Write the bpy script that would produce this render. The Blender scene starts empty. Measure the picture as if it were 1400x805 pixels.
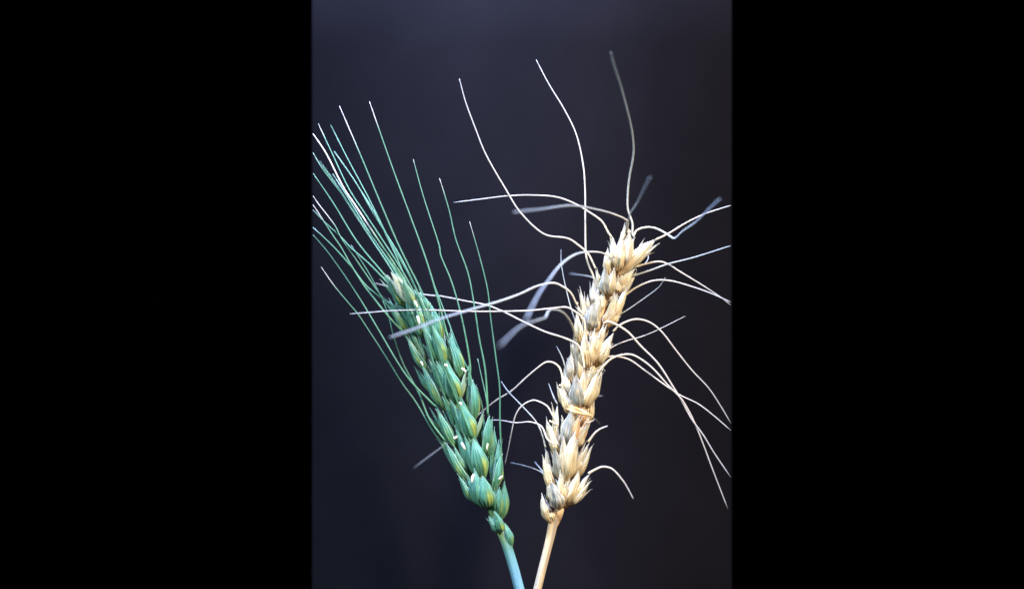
import bpy, bmesh, math, random
from mathutils import Vector, Matrix, Quaternion
random.seed(7)
SC = bpy.context.scene
COL = SC.collection

# ------------------------------------------------------------------ camera
PXM = 0.18 / 805.0            # metres per photo pixel in the plane of the stems
CD = 0.70                     # camera to that plane
cam_d = bpy.data.cameras.new('camera')
cam = bpy.data.objects.new('camera', cam_d); COL.objects.link(cam)
cam.location = (0, -CD, 0); cam.rotation_euler = (math.radians(90), 0, 0)
cam_d.sensor_width = 36; cam_d.lens = 36 * CD / (1400 * PXM)
cam_d.clip_start = 0.01; cam_d.clip_end = 20
cam_d.dof.use_dof = True; cam_d.dof.focus_distance = CD + 0.001
cam_d.dof.aperture_fstop = cam_d.lens / 22.0
SC.camera = cam

# ------------------------------------------------------------------ world, lamps, exposure
w = bpy.data.worlds.new('World'); SC.world = w; w.use_nodes = True
w.node_tree.nodes['Background'].inputs[0].default_value = (0, 0, 0, 1)
w.node_tree.nodes['Background'].inputs[1].default_value = 0.0
def lamp(name, loc, aim, size, power, col, spread=180):
    d = bpy.data.lights.new(name, 'AREA'); d.shape = 'DISK'; d.size = size
    d.energy = power; d.color = col; d.spread = math.radians(spread)
    o = bpy.data.objects.new(name, d); COL.objects.link(o); o.location = loc
    o.rotation_euler = (Vector(aim) - Vector(loc)).to_track_quat('-Z', 'Y').to_euler()
    return o
lamp('key_lamp', (0.42, -0.50, 0.36), (0.02, 0, -0.01), 0.10, 11.5, (1.0, 0.92, 0.80))
lamp('fill_lamp', (-0.52, -0.34, 0.20), (0.0, 0, 0.0), 0.14, 5.0, (0.66, 0.85, 1.0))
lamp('top_lamp', (-0.05, -0.10, 0.36), (-0.005, 0.04, 0.07), 0.14, 2.9, (0.53, 0.63, 1.0), 90)
SC.view_settings.view_transform = 'Standard'; SC.view_settings.look = 'None'
SC.view_settings.exposure = 0; SC.view_settings.gamma = 1
SC.view_settings.use_curve_mapping = False
SC.render.engine = 'CYCLES'
SC.cycles.use_denoising = True
SC.cycles.max_bounces = 6

# ------------------------------------------------------------------ helpers
def W(px, py, y=0.0):
    k = (CD + y) / CD
    return Vector(((px - 700) * PXM * k, y, (402.5 - py) * PXM * k))

class NT:
    def __init__(s, name):
        s.m = bpy.data.materials.new(name); s.m.use_nodes = True
        s.t = s.m.node_tree; s.b = s.t.nodes['Principled BSDF']
    def n(s, typ, **kw):
        nd = s.t.nodes.new(typ)
        for k, v in kw.items(): setattr(nd, k, v)
        return nd
    def l(s, a, b): s.t.links.new(a, b)
    def math(s, op, a, b=None, clamp=False):
        nd = s.n('ShaderNodeMath', operation=op, use_clamp=clamp)
        for i, x in enumerate((a, b)):
            if x is None: continue
            if isinstance(x, (int, float)): nd.inputs[i].default_value = x
            else: s.l(x, nd.inputs[i])
        return nd.outputs[0]
    def mix(s, f, a, b, mode='MIX'):
        nd = s.n('ShaderNodeMix', data_type='RGBA', blend_type=mode)
        for i, x in ((0, f), (6, a), (7, b)):
            if isinstance(x, (int, float)): nd.inputs[i].default_value = x
            elif isinstance(x, tuple): nd.inputs[i].default_value = (*x, 1)
            else: s.l(x, nd.inputs[i])
        return nd.outputs[2]
    def ramp(s, f, stops):
        nd = s.n('ShaderNodeValToRGB'); e = nd.color_ramp.elements
        while len(e) < len(stops): e.new(0.5)
        for el, (p, c) in zip(e, stops):
            el.position = p; el.color = (*c, 1) if isinstance(c, tuple) else (c, c, c, 1)
        s.l(f, nd.inputs[0]); return nd.outputs[0]
    def sm(s, x, lo, hi):
        nd = s.n('ShaderNodeMapRange', interpolation_type='SMOOTHSTEP')
        s.l(x, nd.inputs[0]); nd.inputs[1].default_value = lo; nd.inputs[2].default_value = hi
        return nd.outputs[0]
    def bump(s, h, strength, dist):
        nd = s.n('ShaderNodeBump'); nd.inputs['Strength'].default_value = strength
        nd.inputs['Distance'].default_value = dist
        s.l(h, nd.inputs['Height']); s.l(nd.outputs[0], s.b.inputs['Normal'])
    def noise(s, vec, scale, detail=4, rough=0.6):
        nd = s.n('ShaderNodeTexNoise'); nd.inputs['Scale'].default_value = scale
        nd.inputs['Detail'].default_value = detail; nd.inputs['Roughness'].default_value = rough
        if vec is not None: s.l(vec, nd.inputs['Vector'])
        return nd.outputs['Fac']

def bract_material(name, green):
    t = NT(name)
    uv = t.n('ShaderNodeTexCoord'); sep = t.n('ShaderNodeSeparateXYZ')
    t.l(uv.outputs['UV'], sep.inputs[0]); u, v = sep.outputs[0], sep.outputs[1]
    tone = t.n('ShaderNodeAttribute', attribute_type='OBJECT', attribute_name='tone').outputs['Fac']
    rnd = t.n('ShaderNodeObjectInfo').outputs['Random']
    # fibre coordinates: stretched along the bract, shifted per bract
    cx = t.n('ShaderNodeCombineXYZ')
    t.l(t.math('MULTIPLY', u, 1.3), cx.inputs[0]); t.l(t.math('MULTIPLY', v, 14.0), cx.inputs[1])
    t.l(t.math('MULTIPLY', rnd, 40.0), cx.inputs[2])
    fib = t.noise(cx.outputs[0], 1.0, 3)
    cx2 = t.n('ShaderNodeCombineXYZ')
    t.l(t.math('MULTIPLY', u, 2.2), cx2.inputs[0]); t.l(t.math('MULTIPLY', v, 2.0), cx2.inputs[1])
    t.l(t.math('ADD', t.math('MULTIPLY', rnd, 60.0), 9.0), cx2.inputs[2])
    blot = t.noise(cx2.outputs[0], 1.6, 3)
    vein = t.math('POWER', t.math('ABSOLUTE', t.math('SINE', t.math('MULTIPLY', v, math.pi * 6))), 3.0)
    vd = t.math('ABSOLUTE', t.math('SUBTRACT', v, 0.5))          # 0 at keel .. .5 at margin
    margin = t.sm(vd, 0.425, 0.47)
    if green:
        body = t.ramp(u, [(0.0, (.22, .32, .06)), (.22, (.10, .29, .12)), (.6, (.050, .215, .145)), (.9, (.12, .34, .25)), (1, (.28, .46, .38))])
        yel = t.math('MULTIPLY', t.math('MULTIPLY', t.sm(u, .04, .28), t.math('SUBTRACT', 1.0, t.sm(u, .42, .72))),
                     t.math('MULTIPLY', t.sm(v, .46, .62), t.math('SUBTRACT', 1.0, t.sm(v, .74, .90))))
        yel = t.math('MULTIPLY', yel, t.sm(t.math('ADD', blot, t.math('MULTIPLY', tone, .35)), .42, .72))
        c = t.mix(t.math('MULTIPLY', t.sm(fib, .46, .66), .55), body, (.11, .31, .20))
        c = t.mix(t.math('MULTIPLY', vein, .48), c, (.18, .40, .32))
        c = t.mix(t.math('MULTIPLY', t.sm(blot, .54, .7), .45), c, (.08, .24, .28))
        c = t.mix(t.math('MULTIPLY', yel, .85), c, (.40, .47, .10))
        c = t.mix(t.math('MULTIPLY', margin, .8), c, (.34, .50, .34))
        c = t.mix(t.sm(tone, .9, 1.4), c, (.74, .82, .62))
        t.b.inputs['Roughness'].default_value = .34
    else:
        body = t.ramp(u, [(0.0, (.56, .25, .075)), (.18, (.71, .41, .16)), (.42, (.79, .57, .31)), (.72, (.82, .68, .46)), (1, (.86, .80, .69))])
        c = t.mix(t.math('MULTIPLY', t.sm(fib, .48, .64), .65), body, (.50, .29, .11))
        c = t.mix(t.math('MULTIPLY', vein, .35), c, (.88, .74, .50))
        gre = t.math('MULTIPLY', t.sm(tone, .1, 1.0), t.math('MULTIPLY', t.sm(u, .08, .34), t.math('SUBTRACT', 1.0, margin)))
        gre = t.math('MULTIPLY', gre, t.sm(blot, .22, .50))
        gcol = t.mix(t.math('MULTIPLY', t.sm(fib, .4, .62), .75), (.17, .215, .23), (.50, .43, .31))
        c = t.mix(t.math('MULTIPLY', gre, .9), c, gcol)
        c = t.mix(t.math('MULTIPLY', t.sm(blot, .60, .82), .5), c, (.46, .25, .11))
        c = t.mix(t.math('MULTIPLY', t.sm(t.math('MULTIPLY', tone, -1.0), .45, 1.0), .75), c, (.70, .34, .12))
        c = t.mix(t.math('MULTIPLY', margin, .8), c, (.88, .82, .68))
        t.b.inputs['Roughness'].default_value = .5
    t.l(c, t.b.inputs['Base Color'])
    t.b.inputs['Subsurface Weight'].default_value = .28
    t.b.inputs['Subsurface Radius'].default_value = (.6, .8, .4) if green else (1, .6, .3)
    t.b.inputs['Subsurface Scale'].default_value = .0010
    t.b.inputs['Specular IOR Level'].default_value = .6
    h = t.math('ADD', t.math('MULTIPLY', vein, .9), fib)
    t.bump(h, .6 if green else .7, .00036)
    return t.m

def awn_material(name, col_base, col_mid, col_tip, tip_from, tip_soft=.06):
    t = NT(name)
    uv = t.n('ShaderNodeTexCoord'); sep = t.n('ShaderNodeSeparateXYZ')
    t.l(uv.outputs['UV'], sep.inputs[0]); u = sep.outputs[0]
    rnd = t.n('ShaderNodeObjectInfo').outputs['Random']
    c = t.mix(t.sm(u, 0.0, .3), col_base, col_mid)
    nz = t.noise(uv.outputs['Object'], 260, 4)
    c = t.mix(t.math('MULTIPLY', t.sm(nz, .42, .7), .35), c, tuple(x * .6 for x in col_mid))
    pos = t.math('ADD', u, t.math('MULTIPLY', t.math('SUBTRACT', rnd, .5), .10))
    c = t.mix(t.sm(pos, tip_from - tip_soft, tip_from + tip_soft), c, col_tip)
    t.l(c, t.b.inputs['Base Color']); t.b.inputs['Roughness'].default_value = .45
    t.bump(t.noise(uv.outputs['Object'], 2600, 2), .4, .0001)
    return t.m

M = {}
M['g_bract'] = bract_material('green_husk', True)
M['s_bract'] = bract_material('bleached_husk', False)
M['g_awn'] = awn_material('green_awn', (.07, .21, .10), (.055, .165, .10), (.20, .32, .28), .97)
M['g_awn_white'] = awn_material('green_awn_dry_tip', (.07, .21, .10), (.055, .165, .10), (.36, .33, .32), .86, .05)
M['g_awn_tip'] = awn_material('green_awn_pale_tip', (.07, .21, .10), (.055, .165, .10), (.30, .29, .26), .95, .04)
M['g_awn_half'] = awn_material('green_awn_half_dry', (.07, .21, .11), (.09, .21, .11), (.66, .60, .56), .55, .10)
M['s_awn'] = awn_material('bleached_awn', (.58, .46, .29), (.42, .36, .31), (.28, .27, .28), .7, .3)
M['s_awn_grey'] = awn_material('bleached_awn_grey', (.38, .34, .25), (.28, .28, .25), (.20, .23, .26), .6, .3)

def plain(name, col, rough=.6, col2=None, scale=300, bump=.0):
    t = NT(name); tc = t.n('ShaderNodeTexCoord')
    nz = t.noise(tc.outputs['Object'], scale, 5)
    t.l(t.mix(t.sm(nz, .35, .7), col, col2 or tuple(x * .8 for x in col)), t.b.inputs['Base Color'])
    t.b.inputs['Roughness'].default_value = rough
    if bump: t.bump(nz, .5, bump)
    return t.m
M['s_awn_pale'] = awn_material('bleached_awn_pale', (.56, .47, .33), (.40, .41, .40), (.23, .27, .33), .5, .3)
M['anther'] = plain('dry_anther', (.82, .80, .70), .6, (.70, .62, .40), 900, .0002)
M['dry_strip'] = plain('dry_orange_husk', (.66, .36, .14), .5, (.78, .52, .26), 500, .0002)

def stem_material(name, stops, streak, k):
    t = NT(name); uv = t.n('ShaderNodeTexCoord'); sep = t.n('ShaderNodeSeparateXYZ')
    t.l(uv.outputs['UV'], sep.inputs[0])
    cx = t.n('ShaderNodeCombineXYZ')
    t.l(t.math('MULTIPLY', sep.outputs[0], 2.5), cx.inputs[0])
    t.l(t.math('MULTIPLY', sep.outputs[1], 9.0), cx.inputs[1])
    fib = t.noise(cx.outputs[0], 1.0, 4)
    cx2 = t.n('ShaderNodeCombineXYZ')
    t.l(t.math('MULTIPLY', sep.outputs[0], 9.0), cx2.inputs[0])
    t.l(t.math('MULTIPLY', sep.outputs[1], 6.0), cx2.inputs[1])
    blot = t.noise(cx2.outputs[0], 1.0, 4)
    c = t.ramp(sep.outputs[0], stops)
    c = t.mix(t.math('MULTIPLY', t.sm(fib, .45, .62), k), c, streak)
    c = t.mix(t.math('MULTIPLY', t.sm(blot, .55, .75), k * .7), c, tuple(x * .62 for x in streak))
    t.l(c, t.b.inputs['Base Color']); t.b.inputs['Roughness'].default_value = .45
    t.bump(fib, .5, .00025)
    return t.m
M['g_stem'] = stem_material('green_stem', [(0, (.15, .31, .42)), (.70, (.16, .34, .42)), (.86, (.13, .32, .28)), (1, (.26, .36, .10))], (.09, .22, .27), .7)
M['s_stem'] = stem_material('bleached_stem', [(0, (.60, .42, .24)), (.6, (.66, .48, .28)), (.85, (.70, .50, .30)), (1, (.64, .36, .15))], (.33, .30, .26), .9)
M['g_rachis'] = plain('green_rachis', (.20, .34, .10), .5, (.10, .26, .15), 400, .0002)
M['s_rachis'] = plain('bleached_rachis', (.62, .36, .15), .55, (.74, .54, .30), 400, .0003)

def new_obj(name, verts, faces, uvs, mat, parent=None, smooth=True):
    me = bpy.data.meshes.new(name); me.from_pydata([tuple(v) for v in verts], [], faces)
    if uvs:
        ul = me.uv_layers.new(name='UVMap')
        for lp in me.loops: ul.data[lp.index].uv = uvs[lp.vertex_index]
    for p in me.polygons: p.use_smooth = smooth
    me.materials.append(mat); me.update()
    o = bpy.data.objects.new(name, me); COL.objects.link(o)
    if parent: o.parent = parent
    return o

def catmull(pts, n):
    P = [pts[0] * 2 - pts[1]] + list(pts) + [pts[-1] * 2 - pts[-2]]
    out = []
    for i in range(1, len(P) - 2):
        a, b, c, d = P[i - 1:i + 3]
        for k in range(n):
            t = k / n
            out.append(.5 * ((2 * b) + (c - a) * t + (2 * a - 5 * b + 4 * c - d) * t * t + (3 * b - a - 3 * c + d) * t ** 3))
    out.append(P[-2]); return out

def tube(name, pts, rad, mat, parent, sides=8, n=6, flat=1.0, rough=0.0):
    path = catmull(pts, n); N = len(path)
    cum = [0.0]
    for i in range(1, N): cum.append(cum[-1] + (path[i] - path[i - 1]).length)
    V, F, U = [], [], []
    ref = Vector((0, -1, 0))
    for i, p in enumerate(path):
        t = (path[min(i + 1, N - 1)] - path[max(i - 1, 0)]).normalized()
        a = t.cross(ref)
        if a.length < 1e-4: a = t.cross(Vector((1, 0, 0)))
        a.normalize(); b = a.cross(t).normalized(); ref = b
        u = cum[i] / cum[-1]; r = rad(u) * (1 + random.uniform(-rough, rough))
        for k in range(sides):
            th = 2 * math.pi * k / sides
            V.append(p + a * (math.cos(th) * r) + b * (math.sin(th) * r * flat)); U.append((u, k / sides))
    for i in range(N - 1):
        for k in range(sides):
            k2 = (k + 1) % sides
            F.append((i * sides + k, (i + 1) * sides + k, (i + 1) * sides + k2, i * sides + k2))
    F.append(tuple(range(sides))); F.append(tuple(reversed(range((N - 1) * sides, N * sides))))
    return new_obj(name, V, F, U, mat, parent)

def bract(name, P0, P1, halfw, bulge, phi, mat, parent, tone=0.0, depth=.7, beak=.22, wrinkle=.03, thick=.00028, hook=0.0, um=.38, full=1.7, ext=.2):
    """one boat-shaped husk from P0 to P1: keeled, ovate, with a drawn-out beak"""
    NU, NV = 20, 15
    t = P1 - P0; L = t.length; t = t / L
    view = Vector((0, -1, 0))
    s = t.cross(view).normalized()
    s = -s if s.x * t.z < 0 else s           # s points to the picture's right for an upright husk
    n = s.cross(t).normalized()
    if n.y > 0: n = -n
    q = Quaternion(t, phi)
    s1, n1 = q @ s, q @ n
    if (q @ n).x * phi < 0:
        q = Quaternion(t, -phi); s1, n1 = q @ s, q @ n
    seed = random.uniform(0, 100)
    P0 = P0 - t * (L * ext); L *= 1 + ext
    vk = random.uniform(.10, .34) * random.choice((-1, 1))       # the keel runs off centre
    tw = random.uniform(-.35, .35)
    outer, inner, U = [], [], []
    for i in range(NU + 1):
        u = i / NU
        if u < um: p = .30 + .70 * math.sin(math.pi / 2 * u / um)
        else:
            x = (u - um) / (1 - um)
            e = (1 - x) ** 1.0
            p = (1 - x ** full) * (1 - .12 * x) if x < 1 else 0.0
            if x > 1 - beak: p = min(p, .30 * (1 - x) / beak + .02)
        wd = max(halfw * p, .00005)
        cb = bulge * math.sin(math.pi * min(1, u / .95) ** .8) + hook * max(0, u - .55) ** 2 * L
        side = wrinkle * halfw * math.sin(u * 6 + seed)
        qt = Quaternion(t, tw * (u - .4)); s2, n2 = qt @ s1, qt @ n1
        c = P0 + t * (L * u) + n1 * cb + s1 * side
        ang = 1.15
        for j in range(NV + 1):
            vv = -1 + 2 * j / NV
            wob = 1 + wrinkle * 1.8 * math.sin(u * 15 + (3 if vv > 0 else 0) + seed) * abs(vv) ** 2
            x = math.sin(vv * ang) / math.sin(ang) * wd * wob
            arc = (math.cos(vv * ang) - math.cos(ang)) / (1 - math.cos(ang))
            roof = 1 - (abs(vv - vk) / (1 + abs(vk) if (vv - vk) * vk < 0 else 1 - abs(vk)))
            z = wd * depth * (.58 * arc + .42 * roof)
            z += .10 * wd * max(0, 1 - abs(vv - vk) * 5)         # keel rib
            z += wrinkle * wd * math.sin(vv * 7 + seed * 2 + u * 5) + wrinkle * .7 * wd * math.sin(u * 21 + seed + vv * 2)
            outer.append(c + s2 * x + n2 * z)
            inner.append(c + s2 * x * .985 + n2 * (z - thick * (1 - vv * vv * .8) * min(1, wd / .0006)))
            U.append((u, j / NV))
    R = NV + 1; NO = len(outer); V = outer + inner; F = []
    for i in range(NU):
        for j in range(NV):
            a, b, c_, d = i * R + j, i * R + j + 1, (i + 1) * R + j + 1, (i + 1) * R + j
            F.append((a, b, c_, d)); F.append((NO + d, NO + c_, NO + b, NO + a))
        a, d = i * R, (i + 1) * R; F.append((a, d, NO + d, NO + a))
        a, d = i * R + NV, (i + 1) * R + NV; F.append((d, a, NO + a, NO + d))
    for j in range(NV):
        F.append((j + 1, j, NO + j, NO + j + 1)); k = NU * R + j; F.append((k, k + 1, NO + k + 1, NO + k))
    o = new_obj(name, V, F, U * 2, mat, parent); o['tone'] = tone
    return o

# ------------------------------------------------------------------ backdrop: dark card sweep that the stems stand on
BY = 0.040
FLOOR = -0.118
def backdrop():
    x0 = W(426.8, 0, BY).x; x1 = W(1000.2, 0, BY).x
    prof = [(-.10, FLOOR), (-.02, FLOOR), (BY - .022, FLOOR)]
    for k in range(1, 9):
        a = math.pi / 2 * k / 8
        prof.append((BY - .022 + .022 * math.sin(a), FLOOR + .022 * (1 - math.cos(a))))
    prof += [(BY, -.03), (BY, .03), (BY, .08), (BY, .13)]
    V, F = [], []; th = .0012; n = len(prof)
    for i, (y, z) in enumerate(prof):
        a = prof[max(0, i - 1)]; b = prof[min(n - 1, i + 1)]
        ty, tz = b[0] - a[0], b[1] - a[1]; l = math.hypot(ty, tz)
        ny, nz = tz / l, -ty / l          # points away from the subject
        for x in (x0, x1):
            V.append((x, y, z)); V.append((x, y + ny * th, z + nz * th))
    for i in range(n - 1):
        a, b = i * 4, i * 4 + 4
        F += [(a, a + 2, b + 2, b), (a + 1, b + 1, b + 3, a + 3), (a, b, b + 1, a + 1), (a + 2, a + 3, b + 3, b + 2)]
    F += [(0, 1, 3, 2), ((n - 1) * 4, (n - 1) * 4 + 2, (n - 1) * 4 + 3, (n - 1) * 4 + 1)]
    t = NT('dark_card'); tc = t.n('ShaderNodeTexCoord')
    nz = t.noise(tc.outputs['Object'], 28, 5); fine = t.noise(tc.outputs['Object'], 1500, 3)
    c = t.mix(t.sm(nz, .3, .75), (.0038, .0035, .0052), (.0054, .0049, .0071))
    c = t.mix(t.math('MULTIPLY', t.sm(fine, .4, .7), .2), c, (.008, .0076, .011))
    t.l(c, t.b.inputs['Base Color']); t.b.inputs['Roughness'].default_value = .9
    t.b.inputs['Specular IOR Level'].default_value = .04
    t.bump(fine, .3, .0001)
    o = new_obj('backdrop', V, F, None, t.m)
    o['kind'] = 'structure'; o['label'] = 'dark navy card backdrop behind the two wheat ears'
    return o
backdrop()

# ------------------------------------------------------------------ ears
def ay(py): return py < 690          # the lowest husks sit on bare stem: nothing hides a longer base
def axis_at(axis, py):
    for (x0, y0), (x1, y1) in zip(axis, axis[1:]):
        lo, hi = min(y0, y1), max(y0, y1)
        if lo <= py <= hi: return x0 + (x1 - x0) * (py - y0) / (y1 - y0)
    return axis[0][0] if py > axis[0][1] else axis[-1][0]

def build_ear(label, pre, axis, stem, spikelets, awns, loose, stemr, back_step):
    root = bpy.data.objects.new('wheat_ear', None); COL.objects.link(root)
    root['label'] = label; root['category'] = 'wheat ear'; root['group'] = 'pair of bearded wheat ears'
    base = W(stem[0][0], stem[0][1]); dq = base - W(stem[1][0], stem[1][1])
    base = base + dq * ((FLOOR - base.z) / dq.z); base.z = FLOOR
    root.location = base; root.empty_display_size = .01
    green = pre == 'g'
    # stem: from the card's foot up to the collar below the first spikelet
    sp = [Vector((base.x, base.y, FLOOR + .0004))] + [W(x, y, d * .001) for x, y, d in stem]
    made = [tube('stem', sp, stemr, M[pre + '_stem'], root, 16, 8)]
    # rachis: zig-zag between the two ranks of spikelets
    rp = []
    n = len(axis) + 5
    for k in range(n + 1):
        f = k / n * (len(axis) - 1); i = min(int(f), len(axis) - 2); f -= i
        x = axis[i][0] + (axis[i + 1][0] - axis[i][0]) * f; y = axis[i][1] + (axis[i + 1][1] - axis[i][1]) * f
        rp.append(W(x, y, (.0007 if k % 2 else -.0005) if k else 0))
    made.append(tube('rachis', rp, lambda u: .0015 * (1 - .5 * u) * min(1, .62 + u * 8) * (1 + (.16 if u > .1 else 0) * math.sin(u * n * math.pi)), M[pre + '_rachis'], root, 12, 5))
    tips = []
    spobjs = []
    def core(bx, by, tx, ty, yb, yt):
        """the short floret axis with the swollen grain at the spikelet's heart"""
        P0, P1 = W(bx, by, yb), W(bx + (tx - bx) * .62, by + (ty - by) * .62, yt)
        prof = lambda u: .0003 + .0010 * math.sin(math.pi * (u * .93 + .03)) ** .8
        return tube('spikelet', [P0, P0.lerp(P1, .35), P0.lerp(P1, .7), P1], prof, M[pre + '_rachis'], root, 10, 4)
    for cls, (bx, by), bl in spikelets:
        yb, yt, bul = {'F': (-.0010, -.0046, .0016), 'S': (.0006, -.0012, .0012), 'B': (.0022, .0040, .0010), 'M': (-.0004, -.0030, .0014)}[cls]
        mx = sum(b[0] for b in bl) / len(bl); my = sum(b[1] for b in bl) / len(bl)
        so = core(bx, by, mx, my, yb + .0006, yt * .5 + .0010); spobjs.append(so)
        for k, b in enumerate(bl):
            tx, ty, wd, kind, tone = b[:5]
            ob = b[5] if len(b) > 5 else {}
            b0 = ob.get('b', (bx + (tx - mx) * .10, by + (ty - my) * .06))
            off = (tx + b0[0]) / 2 - axis_at(axis, (ty + b0[1]) / 2)
            phi = max(-1, min(1, off / 26)) * math.radians(48)
            if cls == 'B': phi *= 1.6
            dd = ob.get('d', 0) * .001 + (0 if kind == 'g' else .0009) + k * .00013
            P0, P1 = W(b0[0], b0[1], yb + dd * .5), W(tx, ty, yt + dd)
            nm = {'g': 'glume', 'l': 'lemma', 'p': 'palea'}[kind]
            bract(nm, P0, P1, wd * PXM * .49, bul * ob.get('bul', 1), ob.get('phi', phi), M[ob.get('mat', pre + '_bract')], so, tone=tone + random.uniform(-.05, .05),
                  depth=ob.get('dep', .70 if kind == 'g' else .60), beak=ob.get('beak', random.uniform(.14, .28)),
                  wrinkle=.022 if green else .06, um=random.uniform(.36, .50), ext=ob.get('ext', .30 if ay(by) else .08),
                  hook=random.uniform(-.05, .35), full=ob.get('full', random.uniform(1.2, 1.55) if kind != 'g' else random.uniform(1.45, 2.0)))
            tips.append((tx, ty, yt + dd, so))
            if 'mat' in ob: continue
            if wd < 9: continue
            for _ in range(2):                                   # papery neighbours that fill the fan
                if random.random() > (.75 if green else .85): continue
                ex, ey = tx + random.uniform(-6, 6), ty + random.uniform(-4, 9)
                Q0, Q1 = W(b0[0] + random.uniform(-3, 3), b0[1] - 2, yb + dd * .5), W(ex, ey, yt + dd + (random.uniform(.0016, .003) if tone >= .65 else random.uniform(-.0012, .0012)))
                bract('palea', Q0, Q1, wd * PXM * random.uniform(.20, .36), bul, phi + random.uniform(-.5, .5), M[pre + '_bract'], so,
                      tone=tone if tone >= .95 else min(tone, .6) * random.uniform(.4, 1.1), depth=.55, beak=random.uniform(.2, .45), wrinkle=.03 if green else .05,
                      full=random.uniform(1.1, 1.5), hook=random.uniform(0, .5), ext=.25 if ay(by) else .04)
    # opposite rank, turned away from the camera
    (ax0, ay0), (ax1, ay1) = axis[0], axis[-1]
    py = ay0 - 30
    while py > ay1 + 30:
        x = axis_at(axis, py); x2 = axis_at(axis, py - 42)
        so = core(x, py, x2, py - 42, .0022, .0034)
        for dx in (-12, 0, 12):
            P0, P1 = W(x + dx * .3, py, .0016), W(x2 + dx, py - 38, .0052)
            nm = 'lemma' if dx == 0 else 'glume'
            bract(nm, P0, P1, 8 * PXM, .0012, math.radians(180 - dx * 3), M[pre + '_bract'], so, tone=.2, wrinkle=.03)
        py -= back_step
    # awns
    for a in awns:
        pts, yt, mat = a['p'], a['y'] * .001, a.get('m', pre + '_awn')
        cand = sorted(tips, key=lambda t: min(math.hypot(t[0] - pts[0][0], t[1] - pts[0][1]), 1e9))
        tx, ty, yr, so = cand[0]
        d0 = math.hypot(tx - pts[0][0], ty - pts[0][1])
        if 'r' in a: yr = a['r'] * .001
        pp = list(pts)
        if 1.5 < d0 < 13: pp = [(tx, ty)] + pp
        cum = [0]
        for p, q in zip(pp, pp[1:]): cum.append(cum[-1] + math.hypot(q[0] - p[0], q[1] - p[1]))
        ym = a.get('ym')                     # depth half way along, when the strand does not run straight away
        P = []
        for (x, y), c in zip(pp, cum):
            u = c / cum[-1]
            if ym is None: dep = yr + (yt - yr) * u ** 1.25
            else:
                m = ym * .001; dep = (1 - u) ** 2 * yr + 2 * u * (1 - u) * (2 * m - .5 * yr - .5 * yt) + u * u * yt
            jt = .9 if 0 < c < cum[-1] else 0
            P.append(W(x + random.uniform(-jt, jt), y + random.uniform(-jt, jt), dep))
        r0, r1 = a.get('w', (4.2, 2.6) if green else (4.4, 3.3))
        r0 *= PXM * .5; r1 *= PXM * .5
        r0 *= .64 if green else .62; r1 *= .46
        tube('awn', P, lambda u: (r0 + (r1 - r0) * u) * (1 if u < .97 else .6), M[mat], so, 8, 6, .7, .08)
    for kind, pts, y, wd in loose:
        mx, my = pts[len(pts) // 2]
        so = min(tips, key=lambda t: math.hypot(t[0] - mx, t[1] - my))[3]
        P = [W(x, yy, y * .001) for x, yy in pts]
        r = wd * PXM * .36
        mat = M['anther']
        tube(kind, P, lambda u: r * (.55 + .45 * math.sin(math.pi * min(1, u + .1))), mat, so, 8, 4, .7, .10)
    inv = Matrix.Translation(-Vector(base))
    for o in [o for o in COL.objects if o.parent is root]: o.matrix_parent_inverse = inv
    return root

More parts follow.
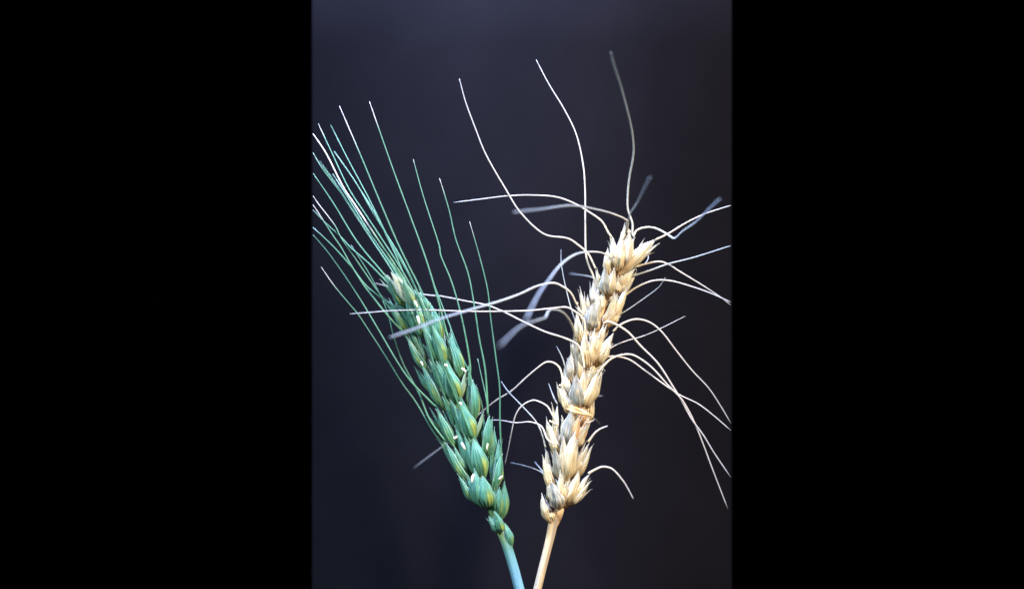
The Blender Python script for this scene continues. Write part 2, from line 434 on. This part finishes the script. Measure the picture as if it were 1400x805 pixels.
# --- green ear
G_AXIS = [(682, 722), (672, 690), (655, 650), (640, 605), (622, 560), (606, 512), (588, 460), (566, 412), (552, 388)]
G_STEM = [(712, 812, 0), (703, 778, 0), (692, 742, 0), (684, 722, 0)]
G_SP = [
 ('S', (686, 732), [(690, 714, 12, 'g', 0, {'b': (698, 746), 'beak': .1})]),
 ('F', (684, 724), [(667, 704, 13, 'g', 0, {'b': (681, 726), 'beak': .08}), (676, 698, 15, 'g', .6, {'b': (685, 724), 'beak': .08, 'd': -1})]),
 ('S', (683, 706), [(688, 656, 17, 'l', .4, {'b': (686, 706)}), (682, 664, 15, 'g', .2, {'b': (680, 703), 'd': -1.5}), (676, 668, 10, 'g', .1, {'b': (673, 700)})]),
 ('F', (665, 690), [(660, 649, 24, 'g', 1.0 * .7, {'b': (667, 690), 'd': -1.2}), (648, 640, 19, 'g', .1, {'b': (661, 690), 'd': -.6}), (640, 648, 15, 'l', 0, {'b': (657, 688)}), (626, 645, 14, 'l', 0, {'b': (652, 684), 'd': .8}), (652, 630, 15, 'l', .2, {'d': 1})]),
 ('S', (674, 660), [(684, 618, 19, 'g', .7, {'d': -1.4}), (681, 600, 17, 'l', .2), (676, 583, 14, 'l', .1, {'b': (672, 640), 'd': 1.5}), (668, 606, 14, 'l', .1, {'d': .6})]),
 ('F', (656, 642), [(647, 599, 24, 'g', .75, {'d': -1}), (634, 592, 18, 'g', .1, {'b': (651, 640)}), (622, 580, 16, 'l', 0, {'b': (646, 636)}), (640, 575, 15, 'l', .2, {'d': 1})]),
 ('M', (638, 644), [(609, 603, 16, 'g', .0, {'b': (636, 646)}), (620, 606, 15, 'l', .2, {'b': (638, 642), 'd': -.6}), (604, 598, 12, 'l', .0, {'b': (630, 640), 'd': 1})]),
 ('S', (661, 610), [(667, 567, 20, 'g', .75, {'d': -1.4}), (673, 588, 15, 'l', .1, {'b': (667, 618)}), (660, 561, 12, 'p', 1.1, {'b': (648, 596), 'd': -1.2, 'dep': .3}), (656, 558, 13, 'l', .1, {'d': .6})]),
 ('F', (641, 590), [(628, 550, 24, 'g', .75, {'d': -1}), (615, 545, 17, 'g', .1, {'b': (635, 588)}), (622, 528, 15, 'l', .1, {'d': 1}), (604, 540, 14, 'l', .0, {'b': (630, 584)})]),
 ('M', (621, 600), [(597, 556, 17, 'g', .1, {'b': (622, 602)}), (606, 560, 14, 'l', .2, {'d': -.5}), (588, 555, 9, 'l', .1, {'b': (612, 590), 'd': 1})]),
 ('S', (643, 563), [(644, 518, 20, 'g', .75, {'d': -1.4, 'b': (647, 562)}), (636, 507, 12, 'p', 1.1, {'b': (627, 540), 'd': -1.2, 'dep': .3}), (640, 500, 14, 'l', .1, {'d': .6})]),
 ('F', (621, 537), [(609, 499, 23, 'g', .7, {'d': -1}), (596, 492, 17, 'g', .1, {'b': (616, 535)}), (604, 478, 15, 'l', .1, {'d': 1}), (586, 490, 13, 'l', .1, {'b': (610, 530)})]),
 ('M', (601, 545), [(577, 495, 15, 'g', .1, {'b': (602, 546)}), (566, 499, 9, 'l', .1, {'b': (590, 530), 'd': 1}), (586, 500, 14, 'l', .3, {'d': -.4})]),
 ('S', (621, 505), [(613, 461, 20, 'g', .7, {'d': -1.2, 'b': (626, 504)}), (605, 457, 13, 'p', 1.05, {'b': (602, 488), 'd': -1, 'dep': .3}), (615, 450, 12, 'l', .1, {'d': .6})]),
 ('F', (602, 487), [(591, 445, 21, 'g', .5, {'d': -1}), (577, 440, 16, 'g', .1, {'b': (597, 484)}), (585, 425, 14, 'l', .1, {'d': 1})]),
 ('M', (581, 495), [(556, 458, 16, 'g', .1, {'b': (582, 497)}), (559, 438, 14, 'l', .4, {'d': -.4}), (566, 450, 13, 'l', .2)]),
 ('S', (600, 460), [(587, 413, 16, 'g', .3, {'d': -.8}), (593, 422, 13, 'l', .1), (598, 432, 12, 'l', .1)]),
 ('F', (577, 450), [(553, 406, 21, 'g', .1, {'d': -.8}), (566, 402, 17, 'g', .6), (543, 410, 14, 'l', .2, {'b': (571, 447)})]),
 ('M', (559, 446), [(533, 410, 17, 'g', .5, {'b': (560, 447)}), (526, 405, 11, 'l', .9, {'b': (548, 430), 'd': .6}), (542, 412, 14, 'l', .3)]),
 ('S', (583, 425), [(574, 400, 13, 'g', .2), (566, 396, 12, 'l', .5)]),
 ('F', (563, 413), [(533, 371, 14, 'g', 1.35, {'d': -6, 'b': (556, 408)}), (540, 373, 13, 'l', 1.25, {'d': -6.8, 'b': (562, 411)}), (524, 373, 15, 'l', .95, {'b': (550, 404), 'd': -5.5}),
   (549, 379, 14, 'g', 1.05, {'d': -6.5, 'b': (566, 415)}), (529, 384, 14, 'l', .6, {'d': -5, 'b': (552, 412)}), (556, 388, 13, 'l', .5, {'d': -5, 'b': (568, 418)})]),
]
gw, gh = 'g_awn_white', 'g_awn_half'
G_AW = [
 dict(p=[(613, 462), (610, 450), (601, 418), (584, 359), (563, 299), (539, 235), (517, 176), (505, 139)], y=2, m=gw),
 dict(p=[(646, 598), (632, 567), (619, 534), (606, 500), (592, 450), (580, 407), (547, 340), (521, 277), (493, 213), (464, 145)], y=0, ym=-9, m=gw),
 dict(p=[(643, 516), (642, 499), (637, 462), (627, 420), (617, 382), (603, 350), (599, 332), (578, 269), (565, 218)], y=2, m='g_awn_tip'),
 dict(p=[(667, 566), (666, 548), (663, 505), (656, 462), (649, 420), (640, 373), (623, 329), (614, 288), (601, 244)], y=1, m='g_awn_tip'),
 dict(p=[(688, 655), (685, 625), (684, 575), (683, 530), (678, 489), (671, 437), (666, 396), (655, 351), (642, 303)], y=2, m='g_awn_tip'),
 dict(p=[(609, 498), (590, 445), (569, 403), (543, 358), (502, 295), (476, 258), (453, 206), (435, 169)], y=9, ym=-6, m='g_awn_tip'),
 dict(p=[(628, 549), (613, 512), (594, 462), (565, 388), (535, 332), (506, 273), (476, 217), (452, 171)], y=10, ym=-7),
 dict(p=[(591, 444), (573, 403), (547, 351), (513, 295), (487, 250), (457, 207)], y=14, ym=0),
 dict(p=[(577, 440), (566, 405), (547, 373), (517, 329), (487, 284), (468, 254), (446, 211), (428, 183)], y=-2, m=gh, w=(4.2, 3.4)),
 dict(p=[(566, 402), (558, 396), (539, 366), (506, 321), (476, 276), (442, 232), (428, 209)], y=0),
 dict(p=[(585, 425), (550, 390), (528, 358), (494, 306), (457, 250), (437, 221)], y=24),
 dict(p=[(553, 406), (545, 400), (524, 373), (487, 329), (457, 280), (428, 237)], y=2),
 dict(p=[(576, 495), (560, 470), (540, 433), (524, 409), (513, 394), (498, 373), (481, 347), (467, 325), (459, 310), (448, 294), (436, 280), (428, 268)], y=0, m=gw),
 dict(p=[(556, 458), (538, 440), (521, 422), (511, 409), (498, 390), (481, 364), (467, 340), (455, 323), (442, 302), (428, 280)], y=-2, m=gw),
 dict(p=[(550, 404), (539, 396), (524, 381), (504, 360), (480, 338), (467, 324), (442, 302), (428, 287)], y=2),
 dict(p=[(541, 420), (524, 410), (500, 390), (481, 366), (454, 336), (428, 311)], y=1, w=(4.6, 3)),
 dict(p=[(597, 556), (589, 549), (562, 521), (545, 497), (522, 459), (500, 422), (485, 399), (467, 371), (448, 345), (428, 321)], y=2),
 dict(p=[(626, 645), (609, 612), (593, 589), (568, 550), (550, 524), (525, 484), (500, 446), (489, 430), (476, 414), (457, 390), (439, 365)], y=3, m='g_awn_tip'),
 dict(p=[(609, 603), (588, 573), (572, 538), (552, 499), (540, 467), (531, 430), (520, 406), (505, 375), (480, 335)], y=6),
 dict(p=[(622, 580), (609, 547), (596, 505), (584, 465), (572, 430), (556, 385), (540, 345), (512, 290), (490, 255)], y=8, ym=-8),
 dict(p=[(640, 506), (635, 497), (624, 467), (613, 439), (604, 415), (590, 380)], y=10),
 dict(p=[(667, 560), (663, 538), (658, 514), (653, 490)], y=3, w=(3, 2)),
 dict(p=[(660, 560), (657, 548), (652, 529)], y=-2, w=(3, 2)),
 dict(p=[(596, 492), (578, 445), (562, 408), (535, 362), (505, 318), (475, 270), (455, 238)], y=10, ym=-6),
]
G_LOOSE = [
 ('anther', [(571, 432), (572, 438), (574, 443)], -9, 5),
 ('anther', [(567, 411), (569, 416), (571, 420)], -9, 4),
 ('anther', [(631, 503), (635, 506), (637, 509)], -6, 4.5),
 ('anther', [(631, 605), (633, 609), (636, 614)], -9, 5),
 ('anther', [(648, 648), (646, 653), (645, 659)], -9, 6),
 ('anther', [(620, 599), (623, 598), (625, 596)], -6, 5),
 ('anther', [(667, 606), (666, 611), (666, 615)], -6, 3.5),
 ('anther', [(608, 500), (610, 499), (612, 501)], -8.5, 5),
 ('anther', [(628, 551), (630, 551), (631, 553)], -8.5, 4.5),
 ('anther', [(575, 494), (577, 497), (578, 500)], -6, 4),
 ('anther', [(682, 655), (685, 652), (687, 650)], -5, 4),
]
build_ear('green wheat ear on a blue green stem with long straight awns', 'g', G_AXIS, G_STEM, G_SP, G_AW, G_LOOSE,
          lambda u: .00168 - .0002 * u, 46)

# --- bleached ear
S_AXIS = [(756, 722), (763, 704), (768, 680), (773, 640), (779, 595), (793, 550), (802, 505), (815, 455), (826, 410), (838, 375), (849, 345)]
S_STEM = [(733, 812, 0), (742, 775, 0), (752, 735, 0), (757, 712, 0), (762, 700, 0)]
S_SP = [
 ('M', (755, 712), [(740, 673, 13, 'g', .2, {'b': (754, 713), 'beak': .3}), (747, 686, 14, 'l', 0, {'b': (757, 712)})]),
 ('F', (767, 692), [(754, 657, 22, 'g', .9, {'d': -1.2, 'b': (765, 692), 'beak': .14}), (766, 642, 14, 'g', .2, {'d': -1, 'b': (768, 690)}), (779, 652, 16, 'l', 0), (804, 647, 17, 'l', -.1, {'b': (773, 690)}), (807, 657, 12, 'l', 0, {'b': (776, 689), 'd': -.6}), (792, 642, 18, 'g', 0, {'b': (772, 688)}), (748, 650, 12, 'l', .3, {'b': (760, 688), 'd': .8})]),
 ('M', (755, 660), [(743, 620, 13, 'g', .1, {'b': (756, 664)}), (746, 612, 11, 'l', .4, {'b': (756, 655), 'd': .6}), (752, 628, 14, 'l', .2)]),
 ('F', (773, 648), [(787, 588, 22, 'g', 0, {'d': -1.2}), (771, 596, 15, 'g', .3, {'d': -.8}), (758, 607, 16, 'g', .9, {'b': (768, 648)}), (804, 604, 17, 'l', 0, {'b': (782, 645)}), (809, 609, 11, 'l', 0, {'b': (786, 648), 'd': -.6}), (780, 615, 16, 'l', .1, {'d': -1.8})]),
 ('M', (762, 612), [(751, 575, 16, 'g', -.1, {'b': (764, 616)}), (747, 569, 8, 'l', .1, {'b': (757, 600), 'd': .5}), (762, 551, 18, 'l', 0, {'d': .4, 'beak': .12})]),
 ('F', (777, 602), [(781, 560, 22, 'g', .95, {'d': -.8, 'beak': .1}), (793, 566, 16, 'g', -1.0, {'b': (781, 601), 'd': -1.2}), (807, 566, 19, 'l', -.8, {'b': (786, 604), 'beak': .1}), (803, 578, 15, 'l', 0, {'b': (786, 606), 'd': -.6}), (812, 569, 11, 'p', 0, {'b': (770, 554), 'd': -2.6, 'mat': 'dry_strip', 'ext': 0, 'dep': .35, 'phi': .1, 'bul': .5}), (769, 566, 12, 'l', .1)]),
 ('M', (779, 556), [(764, 527, 15, 'g', 0, {'b': (782, 560)}), (761, 521, 7, 'l', .1, {'b': (772, 548), 'd': .5}), (773, 502, 19, 'l', 0, {'b': (780, 545), 'd': .4})]),
 ('S', (803, 565), [(810, 530, 14, 'l', -.2, {'b': (802, 572)}), (797, 540, 14, 'l', -1.0, {'b': (795, 574), 'd': -3})]),
 ('F', (794, 550), [(788, 511, 22, 'g', 1.0, {'d': -1.2, 'beak': .1}), (799, 503, 14, 'g', .25, {'d': -1}), (817, 507, 19, 'g', -.1, {'b': (799, 549), 'd': -.6, 'bul': 1.3}), (824, 504, 12, 'l', 0, {'b': (806, 545)}), (808, 500, 15, 'l', .1)]),
 ('S', (800, 524), [(823, 491, 16, 'l', 0, {'b': (806, 525)}), (815, 487, 15, 'l', 0, {'b': (804, 520)})]),
 ('M', (784, 515), [(781, 481, 16, 'g', .9, {'b': (783, 515)}), (786, 462, 13, 'l', .5, {'b': (795, 512), 'd': -1}), (790, 478, 12, 'l', .1, {'b': (795, 515), 'd': -1.3})]),
 ('F', (806, 493), [(799, 452, 18, 'g', .1, {'d': -1.2}), (814, 448, 15, 'g', .1, {'d': -.6}), (838, 453, 18, 'l', 0, {'b': (814, 490)}), (836, 463, 13, 'l', 0, {'b': (818, 492), 'd': -.6}), (825, 442, 18, 'g', -.1, {'b': (811, 488)})]),
 ('S', (792, 484), [(788, 458, 13, 'l', .9, {'b': (790, 492)}), (783, 466, 9, 'l', .5, {'b': (788, 490)})]),
 ('M', (798, 462), [(788, 426, 17, 'g', 0, {'b': (799, 464)}), (802, 436, 12, 'l', .4, {'b': (802, 460), 'd': -1}), (785, 445, 11, 'l', .5, {'b': (795, 464), 'd': .6})]),
 ('F', (811, 442), [(813, 413, 21, 'g', 1.0, {'d': -1.2, 'beak': .1, 'b': (810, 443)}), (822, 406, 13, 'g', .5, {'d': -1}), (794, 390, 12, 'l', -.2, {'b': (806, 436), 'beak': .35}), (804, 402, 10, 'l', -.1, {'b': (808, 432)}), (789, 413, 12, 'l', .1, {'b': (804, 440)})]),
 ('S', (829, 440), [(859, 388, 15, 'g', 0, {'b': (836, 432), 'beak': .3}), (853, 405, 19, 'l', 0, {'b': (832, 438)}), (850, 415, 15, 'l', -.1, {'b': (833, 440), 'd': -.7}), (843, 400, 18, 'g', .4, {'d': -.8}), (836, 398, 15, 'l', .0)]),
 ('M', (818, 424), [(812, 382, 14, 'l', .8, {'b': (815, 418)}), (818, 390, 13, 'l', .2, {'d': -.4}), (826, 395, 14, 'l', 0, {'d': -.4})]),
 ('F', (833, 396), [(828, 367, 18, 'g', 1.0, {'d': -1.1, 'b': (830, 395), 'beak': .12}), (840, 364, 15, 'g', .1, {'d': -1}), (814, 367, 13, 'l', 0, {'b': (827, 398)}), (822, 376, 12, 'l', .0, {'b': (828, 398)})]),
 ('S', (848, 395), [(868, 364, 15, 'g', 0, {'b': (846, 390)}), (870, 370, 12, 'l', .2, {'b': (850, 394)}), (863, 378, 16, 'l', 0, {'b': (847, 397), 'd': -.7}), (852, 366, 14, 'l', -.1), (846, 378, 13, 'p', -.2, {'b': (844, 397), 'd': -1.6})]),
 ('M', (836, 368), [(831, 338, 12, 'g', .4, {'b': (833, 370)}), (836, 342, 12, 'l', .1)]),
 ('S', (853, 366), [(895, 327, 19, 'g', -.4, {'b': (855, 366), 'beak': .14, 'phi': .15, 'd': -1.5}), (897, 328, 11, 'l', -.1, {'b': (862, 358), 'd': .4}), (881, 325, 5, 'l', .3, {'b': (866, 342), 'd': .8}), (888, 334, 12, 'l', -.1, {'b': (858, 362), 'd': -.5})]),
 ('F', (847, 360), [(837, 323, 15, 'g', 0, {'b': (844, 359)}), (854, 303, 11, 'l', -.1, {'b': (848, 345), 'beak': .45}), (850, 324, 19, 'g', -.2, {'d': -1.1}), (862, 317, 19, 'g', .55, {'b': (850, 358), 'd': -.8, 'beak': .1}), (867, 323, 14, 'l', 0, {'b': (854, 356)}), (845, 332, 13, 'l', .1, {'d': -1.4})]),
]
sg = 's_awn_grey'
S_AW = [
 dict(p=[(836, 324), (831, 317), (822, 303), (806, 290), (785, 278), (760, 269), (725, 267), (690, 269), (655, 273), (620, 277)], y=-2, w=(4.2, 3)),
 dict(p=[(858, 312), (857, 303), (840, 293), (815, 286), (780, 282), (740, 286), (702, 290)], y=-50, r=-2, m='s_awn_pale', w=(4.2, 6)),
 dict(p=[(865, 320), (864, 305), (859, 285), (859, 262), (861, 240), (866, 218), (867, 200), (862, 170), (850, 125), (840, 90), (835, 72)], y=-34, ym=-8, m=sg, w=(4.6, 5)),
 dict(p=[(858, 315), (861, 293), (870, 279), (880, 260), (889, 242)], y=-50, r=-8, m='s_awn_pale', w=(4.2, 6)),
 dict(p=[(866, 323), (872, 315), (885, 311), (900, 314), (913, 320), (921, 326), (926, 324), (933, 315), (950, 304), (965, 290), (984, 272)], y=-48, ym=-12, m='s_awn_pale', w=(4.2, 6)),
 dict(p=[(896, 328), (915, 318), (940, 304), (965, 293), (999, 281)], y=-2),
 dict(p=[(868, 365), (880, 361), (900, 357), (912, 361), (930, 372), (960, 391), (985, 407), (999, 417)], y=4),
 dict(p=[(863, 378), (890, 369), (915, 361), (950, 351), (999, 336)], y=-3, m=sg),
 dict(p=[(853, 405), (870, 393), (893, 384), (915, 384), (940, 390), (970, 401), (999, 413)], y=-3, w=(4.6, 3.6)),
 dict(p=[(843, 432), (860, 422), (880, 408), (900, 393), (910, 379)], y=0, m=sg, w=(3, 2)),
 dict(p=[(870, 367), (880, 361), (886, 352), (884, 341)], y=6, m=sg, w=(3.2, 2.4)),
 dict(p=[(825, 442), (833, 439), (857, 452), (876, 473), (900, 497), (919, 527), (932, 549), (945, 571), (963, 596), (977, 620), (999, 652)], y=-4, w=(4.8, 3.2)),
 dict(p=[(838, 453), (850, 442), (868, 436), (887, 440), (904, 454), (924, 480), (947, 506), (969, 530), (984, 553), (999, 578)], y=2),
 dict(p=[(816, 488), (824, 489), (842, 487), (861, 492), (881, 506), (902, 521), (928, 538), (954, 552), (976, 568), (999, 588)], y=-1),
 dict(p=[(820, 506), (835, 491), (853, 484), (868, 487), (891, 502), (913, 525), (932, 547), (948, 575), (963, 609), (973, 638), (995, 695)], y=-3, w=(4.6, 3.2)),
 dict(p=[(824, 490), (829, 483), (839, 474), (857, 466), (880, 460), (906, 448), (937, 432)], y=3, w=(3.2, 2.2)),
 dict(p=[(814, 367), (811, 358), (804, 347), (792, 336), (775, 326), (743, 320), (712, 290), (690, 258), (664, 212), (650, 175), (637, 140), (628, 108)], y=-3, w=(4.2, 3)),
 dict(p=[(816, 388), (811, 375), (805, 362), (801, 345), (800, 300), (799, 260), (798, 225), (788, 185), (772, 150), (750, 115), (733, 82)], y=3, m='s_awn', w=(4.4, 3.2)),
 dict(p=[(836, 352), (822, 345), (805, 344), (785, 349), (765, 362), (750, 382), (735, 404), (719, 437)], y=-72, m='s_awn_pale', w=(4.6, 5.2)),
 dict(p=[(787, 462), (783, 448), (775, 431), (763, 424), (750, 425), (745, 433), (735, 437), (714, 445), (697, 458), (683, 473)], y=-80, m='s_awn_pale', w=(4.6, 6)),
 dict(p=[(788, 415), (780, 400), (770, 391), (755, 387), (735, 391), (710, 401), (680, 412), (640, 424), (600, 437), (570, 448), (533, 461)], y=-48, m='s_awn_pale', w=(4.6, 5.2)),
 dict(p=[(801, 452), (798, 438), (790, 428), (775, 421), (755, 421), (725, 424), (690, 425), (640, 426), (590, 424), (540, 424), (500, 427), (478, 429)], y=-9, w=(4.2, 3)),
 dict(p=[(797, 495), (796, 481), (788, 471), (770, 462), (745, 453), (715, 440), (690, 428), (665, 417), (635, 411), (605, 406), (580, 402), (540, 393), (513, 387)], y=18, ym=2, r=-6),
 dict(p=[(770, 525), (766, 505), (758, 496), (747, 495), (735, 502), (718, 517), (700, 534), (680, 547), (668, 556), (640, 580), (621, 598), (593, 619), (565, 640)], y=33, ym=8),
 dict(p=[(762, 580), (755, 566), (748, 556), (738, 548), (728, 547), (715, 553), (705, 566), (701, 585), (697, 605), (690, 636)], y=4),
 dict(p=[(746, 612), (742, 595), (733, 577), (714, 555), (695, 536), (685, 521)], y=6, m=sg, w=(4, 3)),
 dict(p=[(749, 600), (740, 583), (725, 577), (705, 577), (685, 575), (668, 574)], y=8),
 dict(p=[(748, 655), (742, 646), (728, 640), (710, 635), (698, 632)], y=16, m=sg),
 dict(p=[(746, 650), (738, 639), (731, 631)], y=12, m=sg),
 dict(p=[(789, 445), (780, 421), (773, 389), (768, 360), (767, 341)], y=2, m=sg, w=(3.4, 2)),
 dict(p=[(773, 503), (768, 490), (761, 473)], y=-1, m=sg, w=(4, 2.4)),
 dict(p=[(762, 552), (756, 542), (750, 524)], y=2, m=sg, w=(4, 2.4)),
 dict(p=[(820, 385), (805, 377), (778, 374)], y=33, r=8, m=sg),
 dict(p=[(800, 540), (812, 541), (824, 541)], y=24, r=8, m=sg),
 dict(p=[(806, 570), (814, 573), (821, 581)], y=33, r=10, m=sg),
 dict(p=[(803, 578), (808, 576), (813, 573)], y=-2, w=(4.4, 4)),
 dict(p=[(804, 604), (812, 593), (820, 586), (831, 582)], y=-2, w=(6, 4.5)),
 dict(p=[(804, 647), (815, 640), (825, 638), (838, 642), (850, 655), (859, 668), (866, 682)], y=-2, w=(5.6, 4.2)),
 dict(p=[(824, 504), (828, 507)], y=-1, m=sg, w=(3.6, 2.4)),
]
S_LOOSE = []
build_ear('bleached straw coloured wheat ear with twisted spreading awns', 's', S_AXIS, S_STEM, S_SP, S_AW, S_LOOSE,
          lambda u: (.00125 + .0003 * max(0, u - .8) * 5), 46)
